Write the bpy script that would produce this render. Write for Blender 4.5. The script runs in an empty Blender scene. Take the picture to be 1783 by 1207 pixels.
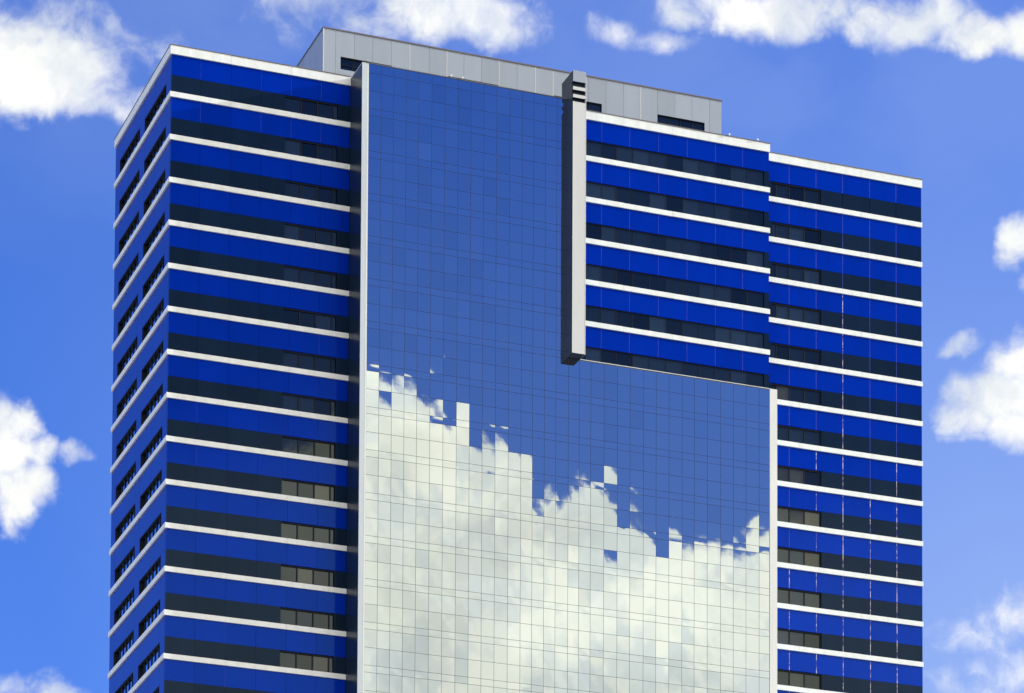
import bpy, bmesh, math, random
from mathutils import Matrix, Vector
random.seed(7)
scene = bpy.context.scene
COL = scene.collection

# ------------------------------------------------------------------ camera
ZT = 130.3                                   # height of the tower's datum above the ground
cam_d = bpy.data.cameras.new('camera'); cam = bpy.data.objects.new('camera', cam_d); COL.objects.link(cam)
yaw, pitch, roll = (math.radians(a) for a in (20.68008, 3.93715, 0.27747))
F = Vector((math.sin(yaw)*math.cos(pitch), math.cos(yaw)*math.cos(pitch), math.sin(pitch)))
R0 = Vector((math.cos(yaw), -math.sin(yaw), 0)); U0 = R0.cross(F)
Rv = math.cos(roll)*R0 + math.sin(roll)*U0; Uv = -math.sin(roll)*R0 + math.cos(roll)*U0
M = Matrix.Identity(4)
for i in range(3):
    M[i][0] = Rv[i]; M[i][1] = Uv[i]; M[i][2] = -F[i]
M.translation = Vector((-67.3313, -252.2383, ZT - 128.621))
cam.matrix_world = M
cam_d.sensor_width = 36; cam_d.lens = 6228.27/1783*36
cam_d.shift_x = (891.5-891)/1783; cam_d.shift_y = (2654.35-603.5)/1783
cam_d.clip_start = 1; cam_d.clip_end = 20000
scene.camera = cam

# ------------------------------------------------------------------ sun, exposure
SUN = Vector((1, -.2, .36)).normalized()      # towards the sun
sd = bpy.data.lights.new('sun', 'SUN'); sd.energy = 2.9; sd.angle = math.radians(.5); sd.color = (1, .975, .92)
so = bpy.data.objects.new('sun', sd); COL.objects.link(so)
so.rotation_euler = SUN.to_track_quat('Z', 'Y').to_euler(); so.location = (0, 0, 300)
scene.view_settings.view_transform = 'Standard'; scene.view_settings.look = 'None'
scene.view_settings.exposure = 0.62; scene.view_settings.gamma = 1; scene.view_settings.use_curve_mapping = False

# ------------------------------------------------------------------ sky with clouds (by direction only)
world = bpy.data.worlds.new('World'); scene.world = world; world.use_nodes = True
nt = world.node_tree; nt.nodes.clear()
SKY = dict(strength=.10, tint=(.38, .70, 1.55), white=6.9, ref=None)
class G:                                       # tiny node helper
    def __init__(s, nt): s.nt = nt
    def n(s, t, **kw):
        x = s.nt.nodes.new(t)
        for k, v in kw.items(): setattr(x, k, v)
        return x
    def link(s, a, b): s.nt.links.new(a, b)
    def put(s, v, sock):
        if isinstance(v, bpy.types.NodeSocket): s.link(v, sock)
        elif v is not None: sock.default_value = v
    def math(s, op, a, b=None, c=None, clamp=False):
        x = s.n('ShaderNodeMath', operation=op, use_clamp=clamp)
        s.put(a, x.inputs[0]); s.put(b, x.inputs[1]); s.put(c, x.inputs[2]); return x.outputs[0]
    def vm(s, op, a, b=None, scale=None):
        x = s.n('ShaderNodeVectorMath', operation=op)
        s.put(a, x.inputs[0]); s.put(b, x.inputs[1])
        if scale is not None: s.put(scale, x.inputs['Scale'])
        return x.outputs['Value' if op in ('LENGTH', 'DOT_PRODUCT', 'DISTANCE') else 'Vector']
    def noise(s, vec, scale, detail=5, rough=.5, lac=2.0, color=False, dist=0):
        x = s.n('ShaderNodeTexNoise'); s.put(vec, x.inputs['Vector'])
        x.inputs['Scale'].default_value = scale; x.inputs['Detail'].default_value = detail
        x.inputs['Roughness'].default_value = rough; x.inputs['Lacunarity'].default_value = lac
        x.inputs['Distortion'].default_value = dist
        return x.outputs['Color' if color else 'Fac']
    def mr(s, v, a, b, c=0, d=1, smooth=False):
        x = s.n('ShaderNodeMapRange'); x.interpolation_type = 'SMOOTHSTEP' if smooth else 'LINEAR'
        x.clamp = True if not smooth else x.clamp
        s.put(v, x.inputs[0]); s.put(a, x.inputs[1]); s.put(b, x.inputs[2]); s.put(c, x.inputs[3]); s.put(d, x.inputs[4])
        return x.outputs[0]
    def mix(s, f, a, b, mode='MIX'):
        x = s.n('ShaderNodeMix', data_type='RGBA', blend_type=mode)
        s.put(f, x.inputs[0])
        for v, k in ((a, 6), (b, 7)):
            if isinstance(v, tuple): v = v + (1,) if len(v) == 3 else v
            s.put(v, x.inputs[k])
        return x.outputs[2]
g = G(nt)
tc = g.n('ShaderNodeTexCoord'); D = g.vm('NORMALIZE', tc.outputs['Generated'])
sep = g.n('ShaderNodeSeparateXYZ'); g.link(D, sep.inputs[0])
dx, dy, dz = sep.outputs
el = g.math('DEGREES', g.math('ARCSINE', dz))
a0 = math.radians(80)                          # azimuth, seam put on the far side of the sky
xr = g.math('SUBTRACT', g.math('MULTIPLY', dx, math.cos(a0)), g.math('MULTIPLY', dy, math.sin(a0)))
yr = g.math('ADD', g.math('MULTIPLY', dx, math.sin(a0)), g.math('MULTIPLY', dy, math.cos(a0)))
az = g.math('ADD', g.math('DEGREES', g.math('ARCTAN2', xr, yr)), 80.0)
sky = g.n('ShaderNodeTexSky', sky_type='NISHITA'); sky.sun_disc = False
sky.sun_elevation = math.asin(SUN.z); sky.sun_rotation = math.atan2(SUN.x, SUN.y)
sky.altitude = 0; sky.air_density = 1.0; sky.dust_density = .3; sky.ozone_density = 3.0
g.link(D, sky.inputs[0])
skyc = g.mix(1.0, sky.outputs[0], SKY['tint'], 'MULTIPLY')
sunw = g.mr(g.vm('DOT_PRODUCT', D, tuple(SUN)), .13, .37, .08, 1.0)      # the air is paler low down and towards the sun
hf = g.math('MULTIPLY', g.mr(el, 27.6, 15.0, 0.0, .78), sunw)
skyc = g.mix(hf, skyc, (2.8, 3.7, 5.9))

pos = g.vm('SCALE', D, scale=57.2958)          # direction in degrees: seamless noise space
w1 = g.vm('SUBTRACT', g.noise(pos, .9, 4, .55, color=True), (.5, .5, .5))
posw = g.vm('ADD', pos, g.vm('SCALE', w1, scale=.9))
comb = g.n('ShaderNodeCombineXYZ'); g.link(az, comb.inputs[0]); g.link(el, comb.inputs[1])
q = g.vm('ADD', comb.outputs[0], g.vm('MULTIPLY', w1, (.9, .75, 0)))
BLOBS = [(11.99, 25.86, 1.6, 0.78, 1.9), (12.83, 25.76, 1.4, 0.72, 1.8), (13.48, 26.0, 0.75, 0.6, 0.9), (14.05, 25.45, 1.1, 0.3, 0.75), (12.82, 26.3, 1.78, 0.47, 0.45), (18.27, 26.8, 1.23, 0.47, 0.45), (19.41, 26.85, 1.33, 0.48, 1.0), (20.27, 26.74, 0.81, 0.39, 0.75), (17.42, 26.89, 1.14, 0.39, 0.3), (22.35, 26.63, 0.42, 0.24, 0.5), (22.97, 26.53, 0.47, 0.13, 0.28), (23.63, 26.96, 0.76, 0.25, 0.8), (24.34, 26.87, 0.85, 0.31, 1.1), (25.19, 26.85, 0.94, 0.43, 1.2), (26.32, 26.7, 1.03, 0.37, 1.1), (27.26, 26.58, 1.03, 0.4, 1.2), (28.2, 26.38, 1.21, 0.33, 1.3), (29.04, 26.42, 0.83, 0.39, 1.2), (28.97, 23.49, 0.51, 0.48, 1.3), (28.79, 23.25, 0.33, 0.26, 0.8), (29.01, 22.79, 0.24, 0.18, 0.8), (27.99, 22.08, 0.39, 0.15, 0.65), (29.01, 21.6, 0.69, 0.62, 1.3), (28.45, 21.3, 0.74, 0.51, 1.3), (28.08, 21.02, 0.48, 0.4, 1.1), (28.91, 20.9, 0.64, 0.42, 1.1), (28.08, 20.69, 0.37, 0.12, 0.5), (28.99, 18.03, 0.78, 0.43, 0.45), (28.34, 17.92, 0.6, 0.22, 0.2), (28.71, 17.05, 1.3, 0.35, 0.3), (28.06, 17.07, 0.55, 0.17, 0.25), (12.17, 20.52, 0.74, 0.75, 1.2), (12.58, 20.84, 0.46, 0.4, 1.2), (12.46, 19.78, 0.46, 0.5, 1.1), (12.85, 19.93, 0.37, 0.39, 0.85), (12.82, 20.47, 0.42, 0.33, 1.0), (13.49, 20.46, 0.32, 0.2, 0.9), (12.88, 16.85, 1.01, 0.26, 0.5)]
acc = -1.7
for (ba, be, ra, re, w) in BLOBS:
    v = g.vm('MULTIPLY', g.vm('SUBTRACT', q, (ba, be, 0)), (1/ra, 1/re, 0))
    d2 = g.vm('DOT_PRODUCT', v, v)
    acc = g.math('MAXIMUM', acc, g.math('MULTIPLY_ADD', d2, -w, w))
# the big cloud bank opposite the facade, which its glass mirrors: its top edge as elevation over azimuth
EDGE = [(100, 14), (115, 17), (128, 15.5), (140, 18.3), (152.7, 19.58), (154.34, 19.79), (155.14, 19.64), (155.28, 19.51), (155.65, 19.35), (156.03, 19.27), (156.5, 19.28), (156.87, 19.34), (157.34, 19.45), (157.58, 19.67), (157.67, 20.14), (158.0, 20.33), (158.33, 20.31), (158.61, 20.14), (158.99, 20.09), (159.32, 20.52), (159.7, 20.81), (160.12, 21.06), (160.36, 21.31), (160.76, 21.45), (160.98, 21.72), (161.81, 21.79), (162.71, 20.99), (164.95, 20.4), (172, 18), (185, 21), (200, 16.5), (215, 19), (232, 13)]
fc = g.n('ShaderNodeFloatCurve'); cv = fc.mapping.curves[0]
ex = lambda a: (a-100)/132.0
ey = lambda e: (e-10)/15.0
while len(cv.points) > 2: cv.points.remove(cv.points[1])
cv.points[0].location = (0, ey(EDGE[0][1])); cv.points[1].location = (1, ey(EDGE[-1][1]))
for a, e in EDGE[1:-1]: cv.points.new(ex(a), ey(e))
for p in cv.points: p.handle_type = 'VECTOR'
fc.mapping.update()
sq = g.n('ShaderNodeSeparateXYZ'); g.link(q, sq.inputs[0])
g.link(g.mr(sq.outputs[0], 100.0, 232.0), fc.inputs['Value'])
edge_el = g.math('MULTIPLY_ADD', fc.outputs[0], 15.0, 10.0)
depth = g.math('SUBTRACT', edge_el, g.math('ADD', sq.outputs[1], 0.0))          # degrees under the bank's edge
bank = g.math('MINIMUM', g.math('MULTIPLY', depth, 3.6), 2.6)
side = g.math('MULTIPLY', g.mr(az, 96.0, 112.0, smooth=True), g.mr(az, 238.0, 215.0, smooth=True))
bank = g.math('SUBTRACT', bank, g.math('MULTIPLY', g.math('SUBTRACT', 1.0, side), 2.5))
acc = g.math('MAXIMUM', acc, bank)
# unseen clouds over the rest of the sky, cover thickened to lift ambient light
def lens(az0, el0, ra, re):
    v = g.vm('MULTIPLY', g.vm('SUBTRACT', comb.outputs[0], (az0, el0, 0)), (1/ra, 1/re, 0))
    return g.mr(g.vm('LENGTH', v), .85, 1.1, 1, 0, smooth=True)
keep = g.math('MAXIMUM', lens(2, 21.5, 33, 10), lens(158.5, 22.5, 13, 7))
flat = g.n('ShaderNodeCombineXYZ')
hz = g.math('ADD', g.math('MAXIMUM', dz, 0.0), .12)
g.link(g.math('DIVIDE', dx, hz), flat.inputs[0]); g.link(g.math('DIVIDE', dy, hz), flat.inputs[1])
gen = g.math('MULTIPLY', g.math('SUBTRACT', g.noise(flat.outputs[0], 1.1, 3, .5), .455), 9.0)
gen = g.math('SUBTRACT', g.math('MINIMUM', gen, 1.2), g.math('MULTIPLY', keep, 4.0))
gen = g.math('SUBTRACT', gen, g.mr(el, 2.0, -3.0, 0.0, 4.0))
acc = g.math('MAXIMUM', acc, gen)
n1 = g.noise(posw, 1.7, 9, .54)
crisp = g.math('MULTIPLY', g.mr(depth, -2.5, -1.2), g.mr(az, 96.0, 112.0))
t = g.math('ADD', acc, g.math('MULTIPLY', g.math('SUBTRACT', n1, .5), g.mr(crisp, 0, 1, 2.8, 1.6)))
dens = g.math('POWER', g.mr(t, g.mr(crisp, 0, 1, -.4, .15), g.mr(crisp, 0, 1, 1.3, .7), smooth=True), 1.2)
n2 = g.noise(posw, .8, 6, .55)
n3 = g.noise(pos, .33, 3, .5)
shade = g.mr(g.math('ADD', n2, g.math('MULTIPLY', g.math('MINIMUM', depth, 3.0), -.0)), .38, .60, smooth=True)
W = SKY['white']
cl = g.mix(shade, (W*.82, W*.86, W*.91), (W*1.08, W*1.07, W*1.02))
cl = g.mix(g.mr(n3, .35, .68), g.mix(1.0, cl, (.86, .88, .90), 'MULTIPLY'), cl)
tone = g.mr(g.noise(pos, .55, 4, .5, dist=.4), .36, .62, .82, 1.04)             # broad light and shade over the bank
warm = g.mix(1.0, g.mix(1.0, cl, (3.0, 2.40, 1.71), 'MULTIPLY'), g.vm('SCALE', (1, 1, 1), scale=tone), 'MULTIPLY')
cl = g.mix(g.mr(dy, .45, -.25), cl, warm)                                       # clouds opposite brightened and warmed, to lift ambient light and suit the tinted glass
veil = g.math('MULTIPLY', g.mr(g.noise(g.vm('MULTIPLY', posw, (1, 1, 1.8)), .28, 5, .5), .30, .68, .01, .13, smooth=True), g.math('MULTIPLY', g.mr(el, 23.0, 27.0), g.mr(dy, .2, .8)))
skyc = g.mix(veil, skyc, (5.4, 6.2, 7.2))                                       # thin high cloud
final = g.mix(dens, skyc, cl)
bg = g.n('ShaderNodeBackground'); g.link(final, bg.inputs[0]); bg.inputs[1].default_value = SKY['strength']
out = g.n('ShaderNodeOutputWorld'); g.link(bg.outputs[0], out.inputs[0])

# ------------------------------------------------------------------ materials
def mat(name, col, rough=.5, metal=0., spec=.5, coat=0., var=.0, dirt=.0, dirt_scale=(1, 1, .15), wav=0., ior=1.5, stint=(1, 1, 1)):
    m = bpy.data.materials.new(name); m.use_nodes = True
    h = G(m.node_tree); b = m.node_tree.nodes['Principled BSDF']
    b.inputs['Roughness'].default_value = rough; b.inputs['Metallic'].default_value = metal
    b.inputs['Specular IOR Level'].default_value = spec; b.inputs['IOR'].default_value = ior
    b.inputs['Specular Tint'].default_value = tuple(stint) + (1,)
    b.inputs['Coat Weight'].default_value = coat; b.inputs['Coat Roughness'].default_value = .03
    c = tuple(col) + (1,)
    geo = h.n('ShaderNodeNewGeometry')
    cur = None
    if var:
        oi = h.n('ShaderNodeObjectInfo')
        f = h.mr(oi.outputs['Random'], 0, 1, 1-var, 1+var)
        hs = h.n('ShaderNodeHueSaturation'); hs.inputs['Color'].default_value = c; h.link(f, hs.inputs['Value']); cur = hs.outputs[0]
    if dirt:
        mp = h.vm('MULTIPLY', geo.outputs['Position'], tuple(dirt_scale))
        nn = h.noise(mp, 1.0, 6, .6)
        k = h.mr(nn, .3, .7, 1-dirt, 1+dirt*.3)
        hs2 = h.n('ShaderNodeHueSaturation'); h.put(cur if cur else c, hs2.inputs['Color']); h.link(k, hs2.inputs['Value']); cur = hs2.outputs[0]
    h.put(cur if cur else c, b.inputs['Base Color'])
    if wav:
        bp = h.n('ShaderNodeBump'); bp.inputs['Strength'].default_value = 1; bp.inputs['Distance'].default_value = wav
        h.link(h.noise(geo.outputs['Position'], .9, 2, .4), bp.inputs['Height']); h.link(bp.outputs[0], b.inputs['Normal'])
    return m
M_white = mat('white_ledge_paint', (.65, .76, .81), .45, dirt=.13, dirt_scale=(1.6, 1.6, .5))
M_blue = mat('blue_cladding', (0, .020, .355), .09, spec=.19, stint=(.2, .68, 1), var=.06, dirt=.10, dirt_scale=(.6, .6, .25), wav=.0012)
M_dark = mat('dark_cladding', (.0055, .0155, .037), .10, spec=.13, stint=(.42, .66, 1), var=.12, dirt=.15, wav=.001)
M_glass = mat('tinted_window_glass', (.007, .014, .027), .03, spec=.46, stint=(.68, .9, 1), var=.9, wav=.0012)
M_blind = mat('window_glass_over_pale_blind', (.045, .052, .050), .03, spec=.46, var=.5, stint=(.68, .9, 1), wav=.001)
M_frame = mat('dark_window_frame', (.007, .012, .022), .4, spec=.12)
M_mirror = mat('reflective_curtain_glass', (.262, .345, .440), .012, metal=1.0, var=.055, wav=.0004)
M_mirror_side = mat('reflective_side_glass', (.13, .36, .74), .02, metal=1.0, wav=.001)
M_gap = mat('grey_joint_gasket', (.085, .11, .15), .6)
M_alu = mat('grey_aluminium_panel', (.265, .34, .42), .34, metal=.2, var=.07, dirt=.06)
M_pil = mat('silver_grey_panel', (.42, .53, .62), .40, dirt=.08)
M_alu_light = mat('pale_aluminium_panel', (.47, .54, .58), .40, dirt=.06)
M_trim = mat('white_trim', (.57, .65, .68), .45, dirt=.08)
M_cope = mat('dark_metal_coping', (.10, .105, .13), .5)
M_pside = mat('navy_gloss_panel', (.008, .020, .045), .30, spec=.30, dirt=.1, wav=.001)
M_reveal = mat('dark_reveal', (.004, .007, .012), .55, spec=.2)
M_roof = mat('roof_gravel', (.22, .21, .20), .9, dirt=.2, dirt_scale=(1, 1, 1))
M_ground = mat('pale_paving', (.36, .35, .32), .9, dirt=.2, dirt_scale=(.05, .05, .05))
M_conc = mat('concrete', (.3, .3, .3), .8)

# sealant in the panel joints: patchy mix of base and pale along its length
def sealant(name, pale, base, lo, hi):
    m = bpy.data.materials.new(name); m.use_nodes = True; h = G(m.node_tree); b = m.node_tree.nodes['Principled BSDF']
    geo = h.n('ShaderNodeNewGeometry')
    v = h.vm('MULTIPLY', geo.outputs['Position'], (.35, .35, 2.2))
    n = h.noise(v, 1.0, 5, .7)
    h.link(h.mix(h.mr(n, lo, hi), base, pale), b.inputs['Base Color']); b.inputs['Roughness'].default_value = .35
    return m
M_seal = sealant('faint_violet_sealant', (.035, .035, .40), (.001, .02, .34), .45, .68)
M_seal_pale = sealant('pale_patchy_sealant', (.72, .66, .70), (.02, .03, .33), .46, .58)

# ------------------------------------------------------------------ mesh helpers
def mesh_obj(name, bm, m, parent=None, smooth=False):
    me = bpy.data.meshes.new(name); bm.to_mesh(me); bm.free(); me.materials.append(m)
    if smooth:
        for p in me.polygons: p.use_smooth = True
    o = bpy.data.objects.new(name, me); COL.objects.link(o)
    if parent: o.parent = parent
    return o
def bx(bm, x0, x1, y0, y1, z0, z1):
    vs = [bm.verts.new((x, y, z)) for x in (x0, x1) for y in (y0, y1) for z in (z0, z1)]
    for f in ((0, 1, 3, 2), (4, 6, 7, 5), (0, 4, 5, 1), (2, 3, 7, 6), (0, 2, 6, 4), (1, 5, 7, 3)):
        bm.faces.new([vs[i] for i in f])
def boxes(name, m, parent, *bs):
    bm = bmesh.new()
    for b in bs: bx(bm, *b)
    bmesh.ops.recalc_face_normals(bm, faces=bm.faces)
    return mesh_obj(name, bm, m, parent)
_unit = {}
def piece(name, m, parent, x0, x1, y0, y1, z0, z1, tilt=0.0):
    """a box-shaped piece; alike pieces share one bevelled unit mesh"""
    key = (name, m.name)
    if key not in _unit:
        bm = bmesh.new(); bx(bm, -.5, .5, -.5, .5, -.5, .5); bmesh.ops.recalc_face_normals(bm, faces=bm.faces)
        me = bpy.data.meshes.new(name); bm.to_mesh(me); bm.free(); me.materials.append(m); _unit[key] = me
    o = bpy.data.objects.new(name, _unit[key]); COL.objects.link(o); o.parent = parent
    o.location = ((x0+x1)/2, (y0+y1)/2, (z0+z1)/2); o.scale = (x1-x0, y1-y0, z1-z0)
    if tilt: o.rotation_euler = (random.gauss(0, tilt), random.gauss(0, tilt)*.3, random.gauss(0, tilt))
    return o

H = 3.3; NK = 17                              # storey height, storeys built piece by piece
LED, BLU = .40, 1.58                          # white ledge, blue band; the rest of a storey is the dark band
G2 = .008

tower = bpy.data.objects.new('office_tower', None); COL.objects.link(tower); tower.location = (0, 0, ZT)
tower['label'] = 'tall blue banded tower with white ledges and a mirror glass front reflecting clouds'
tower['category'] = 'tower'
def node(name, o_label, core, m):
    o = boxes(name, m, tower, *core)
    if o_label: o['label'] = o_label
    return o

def ledge_run(x0, x1, y0, y1, z0, z1):       # a ledge is made of lengths butted together, none quite true
    n = max(1, round((x1-x0)/4.74)); st = (x1-x0)/n; res = []
    for i in range(n):
        d = random.uniform(0, .012)
        res.append((x0+i*st+(.006 if i else 0), x0+(i+1)*st-(.006 if i < n-1 else 0), y0+(d if i else 0), y1, z0+random.uniform(0, .008), z1-(random.uniform(0, .010) if i else 0)))
    return res
def zt(k): return .254 if k == 0 else -H*k    # top of ledge k (ledge 0 is the parapet)
def zb(k): return -H*k - LED

# ------------------------------------------------------------------ left wing
W1, DP, FL = 14.19, 16.875, .12
wing = node('banded_wing', 'near wing with a narrow windowed side face', [(FL+.33, W1+.4, FL+.33, DP-.33, -ZT+1, -.6)], M_reveal)
SX = [FL, 2.39, 4.76, 7.13]                   # panel joints on the front
WX = [9.035, 10.34, 11.627, 12.895, 13.246]   # window bays on the front
SEG = [(.12, 1.587), (7.90, 9.33), (15.51, DP-.02)]   # piers on the side face
WIN = [(1.587, 7.90), (9.33, 15.51)]
for k in range(NK):
    t0, b0 = zt(k), zb(k); zblue = b0 - BLU; zd = -H*(k+1)
    # ledge runs along the front and round the corner
    nm = 'parapet' if k == 0 else 'ledge'
    boxes(nm, M_white, wing, *ledge_run(0, W1, 0, FL+.33, b0, t0), (0, FL+.33, FL+.333, DP-.62, b0, t0-.001), (0, FL+.33, DP-.60, DP, b0, t0-.001))
    if k == 0: boxes('coping', M_cope, wing, (-.03, W1, -.03, .5, t0, t0+.07), (-.03, .5, .503, DP, t0, t0+.069))
    # blue band, front
    xs = SX + [9.5, 11.87, W1]
    for a, b in zip(xs[:-1], xs[1:]):
        piece('blue_panel', M_blue, wing, a+G2, b-G2, FL, FL+.20, zblue, b0, .0006)
    for x in xs[1:-1]:
        if k < 2 and random.random() < .7 or random.random() < .08:
            piece('sealant_joint', M_seal, wing, x-G2, x+G2, FL+.004, FL+.15, zblue, b0)
    # dark band, front: cladding then a row of windows beside the pillar
    xs = [FL, 2.39, 4.76, 7.13, WX[0]]
    for a, b in zip(xs[:-1], xs[1:]):
        piece('dark_panel', M_dark, wing, a+G2*.6, b-G2*.6, FL+.006, FL+.20, zd, zblue-.002, .0006)
    piece('dark_panel', M_dark, wing, WX[4], W1, FL+.01, FL+.2, zd, zblue-.002)
    for a, b in zip(WX[:-1], WX[1:]):
        piece('window_pane', M_blind if random.random() < .14 and k > 3 else M_glass, wing, a+.04, b-.04, FL+.20, FL+.23, zd+.02, zblue-.10, .002)
    boxes('window_frame', M_frame, wing, *[(x-.045, x+.045, FL+.12, FL+.24, zd, zblue-.10) for x in WX[1:-1]],
          (WX[0]+.002, WX[4]-.002, FL+.10, FL+.26, zblue-.10, zblue-.003))
    # side face: blue spandrel over the windows, blue piers between them
    ys = [FL+.21, 1.587, 4.7, 7.90, 9.33, 12.4, 15.51, DP-.02]
    for a, b in zip(ys[:-1], ys[1:]):
        piece('blue_panel', M_blue, wing, FL, FL+.2, a+G2, b-G2, zblue, b0, .0005)
    for a, b in SEG:
        piece('blue_panel', M_blue, wing, FL, FL+.2, (FL+.21 if a < 1 else a+.002), b-.002, zd, zblue-.004, .0005)
    for a, b in WIN:
        boxes('window_reveal', M_reveal, wing, (FL+.02, FL+.33, a, b, zblue-.06, zblue-.006), (FL+.02, FL+.30, a, a+.05, zd, zblue-.062), (FL+.02, FL+.30, b-.05, b, zd, zblue-.062))
        n = 6; st = (b-a-.1)/n
        for i in range(n):
            y0 = a+.05+i*st
            piece('window_pane', M_mirror_side, wing, FL+.25, FL+.28, y0+.03, y0+st-.03, zd+.03, zblue-.06, .006)
        boxes('window_frame', M_frame, wing, *[(FL+.185, FL+.29, a+.05+i*st-.04, a+.05+i*st+.04, zd+.03, zblue-.065) for i in range(1, n)],
              (FL+.19, FL+.29, a+.05, b-.05, zd, zd+.028))
boxes('roof', M_roof, wing, (.46, 14.6, .46, DP-.4, -.59, -.5))

# ------------------------------------------------------------------ right wing
XR0, XR1 = 49.26, 62.91
rwing = node('banded_wing', 'far wing with bright patchy joints between its panels', [(31.5, XR1-.33, FL+.33, DP-.33, -ZT+1, -.6)], M_reveal)
RW = [49.99, 51.148, 52.456, 53.84]
RS = [46.34, 48.705, 51.072, 53.444, 55.80, 58.22, 60.59, 62.91]
for k in range(NK):
    t0, b0 = zt(k), zb(k); zblue = b0 - BLU; zd = -H*(k+1)
    nm = 'parapet' if k == 0 else 'ledge'
    boxes(nm, M_white, rwing, *ledge_run(46.4, XR1, 0, FL+.33, b0, t0), (XR1-.45, XR1, FL+.333, DP, b0, t0-.001))
    if k == 0: boxes('coping', M_cope, rwing, (46.4, XR1+.03, -.03, .5, t0, t0+.07), (XR1-.47, XR1+.03, .503, DP, t0, t0+.069))
    for a, b in zip(RS[:-1], RS[1:]):
        a2 = a
        piece('blue_panel', M_blue, rwing, a2+.02, min(b, XR1-.02)-.02, FL, FL+.20, zblue, b0, .0006)
    pale = k >= 5
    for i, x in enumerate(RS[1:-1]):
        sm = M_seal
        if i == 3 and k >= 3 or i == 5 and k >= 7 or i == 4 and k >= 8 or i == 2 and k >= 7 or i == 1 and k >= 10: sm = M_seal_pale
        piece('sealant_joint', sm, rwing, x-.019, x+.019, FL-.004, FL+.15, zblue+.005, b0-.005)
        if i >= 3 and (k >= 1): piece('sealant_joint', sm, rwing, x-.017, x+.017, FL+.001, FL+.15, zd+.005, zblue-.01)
    xs = [RW[3]+.04, 55.80, 58.22, 60.59, XR1-.02]
    for a, b in zip(xs[:-1], xs[1:]):
        piece('dark_panel', M_dark, rwing, a+.019, b-.019, FL+.006, FL+.20, zd, zblue-.002, .0006)
    piece('dark_panel', M_dark, rwing, 48.8, RW[0]-.42, FL+.02, FL+.2, zd, zblue-.002)
    for a, b in zip([RW[0]-.42]+RW[:-1], RW):
        piece('window_pane', M_blind if random.random() < .12 and k > 4 else M_glass, rwing, a+.04, b-.04, FL+.19, FL+.22, zd+.02, zblue-.12, .0025)
    boxes('window_frame', M_frame, rwing, *[(x-.04, x+.04, FL+.13, FL+.23, zd, zblue-.12) for x in RW],
          (RW[0]-.418, RW[3]+.038, FL+.10, FL+.26, zblue-.12, zblue-.003))
    # right return, out of sight from here
    piece('blue_panel', M_blue, rwing, XR1-.32, XR1-.021, FL+.21, DP-.02, zblue, b0)
    piece('dark_panel', M_dark, rwing, XR1-.32, XR1-.023, FL+.21, DP-.02, zd, zblue-.002)
boxes('roof', M_roof, rwing, (14.61, XR1-.47, .46, DP-.4, -.585, -.5))

# ------------------------------------------------------------------ upper block between the tall pillar and the far wing
YB = -1.386; XB0, XB1 = 31.98, 48.71
block = node('upper_block', 'projecting banded block over the mirror glass', [(XB0, XB1-.14, YB+.46, FL+.32, -20.3, -.6)], M_reveal)
BM = [XB0+.02, 33.10, 34.396, 35.648, 37.049, 38.456, 39.868, 41.284, 42.707, 44.06, 45.418, 46.806, 48.25]
BS = [XB0, 34.35, 36.71, 39.16, 41.60, 44.03, 46.37, XB1-.03]
yb = YB + .12
for k in range(6):
    t0, b0 = zt(k), zb(k); zblue = b0 - BLU; zd = -H*(k+1)
    if k == 5: zd = -20.2
    boxes('parapet' if k == 0 else 'ledge', M_white, block, *ledge_run(XB0, XB1, YB, YB+.45, b0, t0), (XB1-.45, XB1, YB+.453, FL-.13, b0, t0-.001))
    if k == 0: boxes('coping', M_cope, block, (XB0, XB1+.03, YB-.03, YB+.5, t0, t0+.07), (XB1-.47, XB1+.03, YB+.503, FL+.3, t0, t0+.069))
    for i, (a, b) in enumerate(zip(BS[:-1], BS[1:])):
        piece('blue_panel', M_blue, block, a+.014, b-.014, yb, yb+.20, zblue, b0, .0006)
        if i: piece('sealant_joint', M_seal, block, a-.013, a+.013, yb-.003, yb+.15, zblue+.005, b0-.005)
    for a, b in zip(BM[:-1], BM[1:]):
        piece('window_pane', M_glass, block, a+.022, b-.022, yb+.14, yb+.17, zd+.02, zblue-.06, .002)
    boxes('window_frame', M_frame, block, *[(x-.025, x+.025, yb+.11, yb+.18, zd, zblue-.06) for x in BM[1:-1]],
          (BM[0], BM[-1]-.002, yb+.08, yb+.2, zblue-.06, zblue-.003))
    piece('dark_panel', M_dark, block, BM[-1], XB1-.03, yb+.02, yb+.2, zd, zblue-.002)
    piece('blue_panel', M_blue, block, XB1-.32, XB1-.031, yb+.21, FL-.13, zblue, b0)
    piece('dark_panel', M_dark, block, XB1-.32, XB1-.033, yb+.21, FL-.13, zd, zblue-.002)

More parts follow.
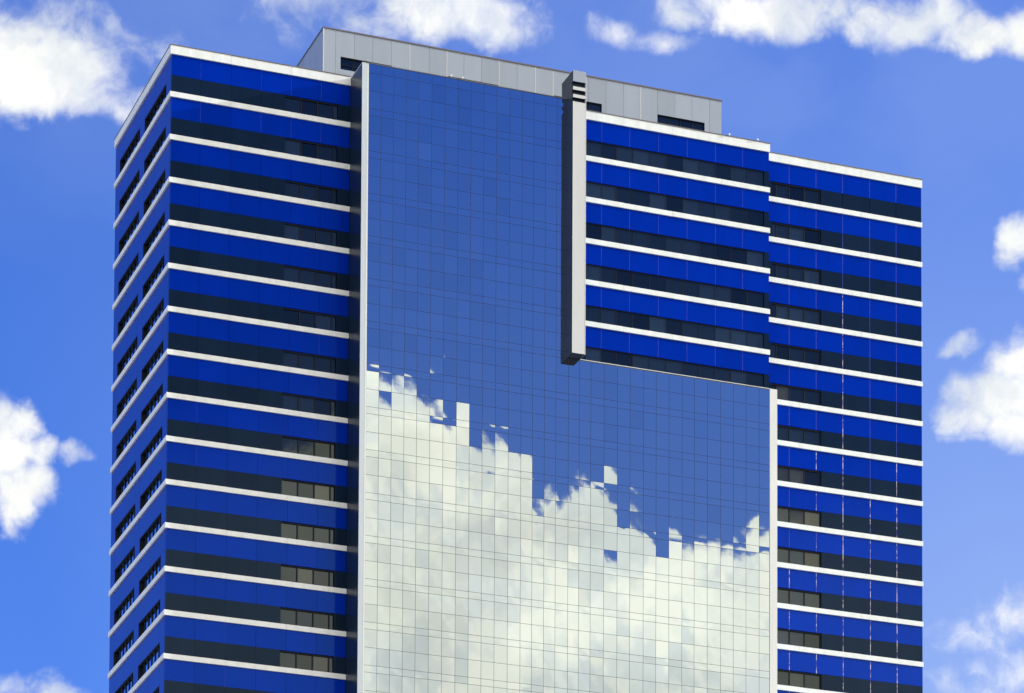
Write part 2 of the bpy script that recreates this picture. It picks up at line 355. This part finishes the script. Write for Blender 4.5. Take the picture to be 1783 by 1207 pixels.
# ------------------------------------------------------------------ mirror glass facade
YG = -2.7
TOPG, LINE = .20, -20.255
glass = boxes('glass_facade', M_gap, tower, (14.75, XB0-.1, YG+.035, FL+.3, -ZT+1, TOPG-.02), (XB0-.095, 48.05, YG+.035, FL+.3, -ZT+1, LINE-.02))
COLS = [14.732, 15.734, 16.736, 17.74, 18.748, 19.804, 20.863, 21.943, 22.99, 24.035, 25.082, 26.157, 27.187, 28.126, 29.1, 30.039, 31.075, 31.972, 32.928, 34.034, 35.148, 36.203, 37.338, 38.394, 39.482, 40.583, 41.619, 42.731, 43.856, 44.945, 46.027, 47.152, 48.045]
rows = []
for k in range(0, NK+1):
    for off in (.02, -.52, -1.915): rows.append(-H*k + off)
rows = [TOPG] + [r for r in rows if r < TOPG-.3]
pane_mesh = []
for i in range(18):                            # eighteen slightly bowed panes, reused
    bm = bmesh.new(); N = 4
    cx, cz = random.uniform(-.15, .15), random.uniform(-.15, .15)
    amp = abs(random.gauss(.0, .00028))*random.choice((1, 1, -1)); sk = random.gauss(0, .00005); s2 = random.gauss(0, .00012)
    vv = [[None]*(N+1) for _ in range(N+1)]
    for a in range(N+1):
        for b in range(N+1):
            x, z = a/N-.5, b/N-.5
            d = amp*(1-((x-cx)*2)**2)*(1-((z-cz)*2)**2) + sk*x*z*4 + s2*math.sin(5*x+3*z)
            vv[a][b] = bm.verts.new((x, -d, z))
    for a in range(N):
        for b in range(N): bm.faces.new((vv[a][b], vv[a+1][b], vv[a+1][b+1], vv[a][b+1]))
    rim = [vv[a][0] for a in range(N+1)] + [vv[N][b] for b in range(1, N+1)] + [vv[a][N] for a in range(N-1, -1, -1)] + [vv[0][b] for b in range(N-1, 0, -1)]
    back = [bm.verts.new((v.co.x, .03, v.co.z)) for v in rim]
    me = bpy.data.meshes.new('glass_pane')
    nface = len(bm.faces)
    for j in range(len(rim)):
        j2 = (j+1) % len(rim)
        # edge faces get their own verts so that the front keeps its own smooth normals
        p0, p1 = bm.verts.new(rim[j].co), bm.verts.new(rim[j2].co)
        bm.faces.new((p0, back[j], back[j2], p1))
    for f_i, f in enumerate(bm.faces): f.smooth = f_i < nface
    bm.to_mesh(me); bm.free(); me.materials.append(M_mirror); pane_mesh.append(me)
panes = []
for ci in range(len(COLS)-1):
    a, b = COLS[ci], COLS[ci+1]
    for ri in range(len(rows)-1):
        z1, z0 = rows[ri], rows[ri+1]
        if a > 31.9:
            if z0 > LINE-.12: continue
            z1 = min(z1, LINE)
        elif a > 31 and z0 > LINE-.1: continue
        panes.append((a, b, z0, z1))
def area(p):
    a, b, z0, z1 = p
    vis = 1 if z0 > -49.5 else .01
    return (b-a)*(z1-z0)*(1-.004*a)*vis
panes.sort(key=area, reverse=True)
rnd = random.Random(11)
stuff = bmesh.new()
colt = {}
def tilt_of(a, z):                             # panes hang in runs of a few rows that share a lean
    if a not in colt:
        runs, zz = [], 2.0
        while zz > -62:
            n = zz - rnd.choice((1.4, 1.9, 3.3, 3.3, 5.2, 6.6))
            k = 2.0 if rnd.random() < .2 else 1.0
            runs.append((n, rnd.gauss(0, .00115)*k, rnd.gauss(0, .0012)*k)); zz = n
        colt[a] = runs
    for n, p, q_ in colt[a]:
        if z >= n:
            f = .35 if a < 18.5 else .6 if a > 43 else 1.0
            return (p*f, q_*f)
    return (0, 0)
for n, (a, b, z0, z1) in enumerate(panes):
    gx = .013
    big = rnd.random() < .13
    s = .0004 if not big else .0024
    ct = tilt_of(a, z0)
    rot = (rnd.gauss(0, s)+ct[0], 0, rnd.gauss(0, s)+ct[1])
    me = rnd.choice(pane_mesh)
    loc = Vector(((a+b)/2, YG, (z0+z1)/2)); sc = Vector((b-a-2*gx, 1, z1-z0-2*gx))
    if n < 300:
        o = bpy.data.objects.new('glass_pane', me); COL.objects.link(o); o.parent = glass
        o.location = loc; o.rotation_euler = rot; o.scale = sc
    else:
        from mathutils import Euler
        mx = Matrix.Translation(loc) @ Euler(rot).to_matrix().to_4x4() @ Matrix.Diagonal(sc.to_4d())
        v0 = len(stuff.verts); stuff.from_mesh(me); stuff.verts.ensure_lookup_table()
        for v in stuff.verts[v0:]: v.co = mx @ v.co
rest = mesh_obj('glass_pane', stuff, M_mirror, glass); rest['kind'] = 'stuff'
boxes('coping', M_cope, glass, (14.74, 30.89, YG-.04, YG+.5, TOPG, TOPG+.06))
boxes('roof', M_roof, glass, (14.76, 31.9, YG+.51, 0, TOPG-.35, TOPG-.3))
boxes('sill_trim', M_trim, glass, (32.0, 48.04, YG-.03, YG+.14, LINE+.004, LINE+.05))
boxes('edge_strip', M_trim, glass, (48.055, 48.685, YG-.06, FL+.02, -ZT+1, LINE+.02))

# ------------------------------------------------------------------ pillars
pil = boxes('pillar', M_pside, tower, (14.205, 14.58, -2.70, FL+.3, -ZT+1, .12), (14.583, 14.70, -2.68, FL+.3, -ZT+1, .12))
pil['label'] = 'grey faced pillar running the full height beside the mirror glass'
boxes('front_panel', M_pil, pil, (14.205, 14.60, -2.737, -2.702, -ZT+1, .146))
boxes('edge_trim', M_trim, pil, (14.602, 14.726, -2.745, -2.60, -ZT+1, .10))
boxes('cap', M_trim, pil, (14.2, 14.73, -2.75, FL+.3, .148, .19))

XQ0, XQ1, YQ = 30.898, 31.951, -3.905
ZQB, ZQT = -20.296, 2.007
pil2 = boxes('pillar', M_pside, tower,
             (XQ0, XQ1-.003, YQ+.30, -1.5, ZQB+.01, ZQT-.003),
             (XQ0, XQ1-.003, YQ+.03, YQ+.299, ZQB+.01, -.475), (XQ0, XQ1-.003, YQ+.03, YQ+.299, -.134, .112),
             (XQ0, XQ1-.003, YQ+.03, YQ+.299, .476, .731), (XQ0, XQ1-.003, YQ+.03, YQ+.299, 1.136, ZQT-.003))
pil2['label'] = 'pale hanging pillar with three dark slots near its top'
boxes('front_panel', M_alu_light, pil2, (XQ0-.004, XQ1, YQ, YQ+.028, ZQB, -.473))
boxes('slot_fin', M_alu_light, pil2, (XQ0-.004, XQ1, YQ, YQ+.028, -.136, .114))
boxes('slot_fin', M_alu_light, pil2, (XQ0-.004, XQ1, YQ, YQ+.028, .474, .733))
boxes('cap_panel', M_alu, pil2, (XQ0-.004, XQ1, YQ, YQ+.028, 1.134, ZQT))
boxes('edge_trim', M_trim, pil2, (XQ0-.02, XQ0+.012, YQ-.012, YQ-.002, ZQB, -.473))
boxes('edge_trim', M_trim, pil2, (XQ1-.012, XQ1+.02, YQ-.012, YQ+.20, ZQB, ZQT-.3))
boxes('side_panel', M_alu, pil2, (XQ1-.001, XQ1+.03, YQ+.21, YB-.01, ZQB, ZQT))

# ------------------------------------------------------------------ penthouse
PX0, PX1, PY, PZ = 12.907, 46.45, 3.0, 5.34
pent = boxes('penthouse', M_reveal, tower, (PX0+.1, PX1-.1, PY+.32, 12.9, -.49, PZ-.05))
PS = [PX0, 13.9, 15.435, 16.93, 18.45, 19.96, 21.55, 23.01, 24.43, 25.90, 27.36, 28.88, 30.40, 31.91, 33.41, 34.92, 36.43, 37.92, 39.40, 40.86, 42.39, 43.86, 45.40, PX1]
PW = [(14.314, 18.512), (23.11, 27.32), (32.0, 36.075), (40.857, 44.973)]
WZ0, WZ1 = 2.28, 3.28
for a, b in zip(PS[:-1], PS[1:]):
    z0, z1 = -.49, PZ-.04
    cut = [(max(a, p), min(b, r)) for p, r in PW if p < b-.02 and r > a+.02]
    bl = []
    A, Bq = a+.008, b-.008
    if not cut: bl.append((A, Bq, PY, PY+.08, z0, z1))
    else:
        c0, c1 = cut[0]; c0 = max(c0, A); c1 = min(c1, Bq)
        bl.append((A, Bq, PY, PY+.08, z0, WZ0)); bl.append((A, Bq, PY, PY+.08, WZ1, z1))
        if c0 > A+.02: bl.append((A, c0, PY, PY+.08, WZ0, WZ1))
        if c1 < Bq-.02: bl.append((c1, Bq, PY, PY+.08, WZ0, WZ1))
    o = boxes('wall_panel', M_alu, pent, *bl)
    if random.random() < .45:
        boxes('joint_strip', M_alu_light, pent, (b-.03, b+.03, PY-.012, PY+.006, -.4, WZ0-.02 if any(p < b < r for p, r in PW) else z1-.02)) if b < PX1-.1 else None
for y in range(6):
    piece('wall_panel', M_alu, pent, PX0, PX0+.08, PY+.09+y*1.63, PY+.09+(y+1)*1.63-.012, -.49, PZ-.04)
    piece('wall_panel', M_alu, pent, PX1-.08, PX1, PY+.09+y*1.63, PY+.09+(y+1)*1.63-.012, -.49, PZ-.04)
boxes('corner_trim', M_alu_light, pent, (PX0-.03, PX0+.05, PY-.03, PY-.002, -.45, PZ-.05))
boxes('coping', M_cope, pent, (PX0-.05, PX1+.05, PY-.06, 13, PZ-.035, PZ+.06))
for p, r in PW:
    n = 4; st = (r-p)/n
    w = boxes('window', M_frame, pent, *[(p+i*st-.03 if i else p, p+i*st+.03 if i < n else r, PY+.14, PY+.24, WZ0, WZ1) for i in range(n+1)],
              (p, r, PY+.14, PY+.24, WZ1-.06, WZ1-.001), (p, r, PY+.141, PY+.241, WZ0+.38, WZ0+.42))
    for i in range(n): piece('pane', M_glass, w, p+i*st+.03, p+(i+1)*st-.03, PY+.20, PY+.22, WZ0+.01, WZ1-.06, .003)

# ------------------------------------------------------------------ small floodlights on the parapets
def lamp(x, y, z, par, s=1.0):
    bm = bmesh.new()
    bx(bm, -.035*s, .035*s, -.17*s, .25*s, .0, .05*s)                 # arm reaching out over the edge
    bx(bm, -.03*s, .03*s, -.16*s, -.10*s, .05*s, .16*s)
    hd = [(-.13, -.27, .10), (.13, -.27, .10), (.13, -.02, .20), (-.13, -.02, .20), (-.10, -.22, .30), (.10, -.22, .30), (.10, -.04, .34), (-.10, -.04, .34)]
    vs = [bm.verts.new((a*s, b*s, c*s)) for a, b, c in hd]
    for f in ((0, 3, 2, 1), (4, 5, 6, 7), (0, 1, 5, 4), (1, 2, 6, 5), (2, 3, 7, 6), (3, 0, 4, 7)): bm.faces.new([vs[i] for i in f])
    bmesh.ops.recalc_face_normals(bm, faces=bm.faces)
    o = mesh_obj('floodlight', bm, M_trim, par); o.location = (x, y, z)
    return o
lamp(45.13, YB-.02, .26, block, .6); lamp(47.58, YB-.02, .26, block, .6)
lamp(21.34, YG, TOPG+.06, glass, .6); lamp(22.26, YG, TOPG+.06, glass, .55)

# ------------------------------------------------------------------ lower storeys and ground (below the picture)
low = []
k = NK
bm_w, bm_b = bmesh.new(), bmesh.new()
while -H*k > -ZT+6:
    for (a, b, y) in ((0, W1, 0), (49.25, XR1, 0)):
        bx(bm_w, a, b, y, .4, -H*k-LED, -H*k)
        bx(bm_b, a+.12, b-.12, y+.12, .4, -H*k-LED-BLU, -H*k-LED-.002)
    bx(bm_w, 0, .4, .403, DP, -H*k-LED, -H*k-.001)
    bx(bm_b, .12, .4, .403, DP-.1, -H*k-LED-BLU, -H*k-LED-.003)
    k += 1
for bm in (bm_w, bm_b): bmesh.ops.recalc_face_normals(bm, faces=bm.faces)
o = mesh_obj('lower_ledges', bm_w, M_white, tower); o['kind'] = 'stuff'
o = mesh_obj('lower_blue_bands', bm_b, M_blue, tower); o['kind'] = 'stuff'
boxes('lower_glass', M_mirror, glass, (14.75, 48.04, YG+.001, YG+.03, -ZT+1, rows[-1]-.03))
boxes('podium', M_conc, tower, (-3, 66, -6, DP+4, -ZT, -ZT+5))
bm = bmesh.new(); bmesh.ops.create_circle(bm, cap_ends=True, radius=6000, segments=64)
gr = mesh_obj('ground', bm, M_ground); gr['kind'] = 'structure'
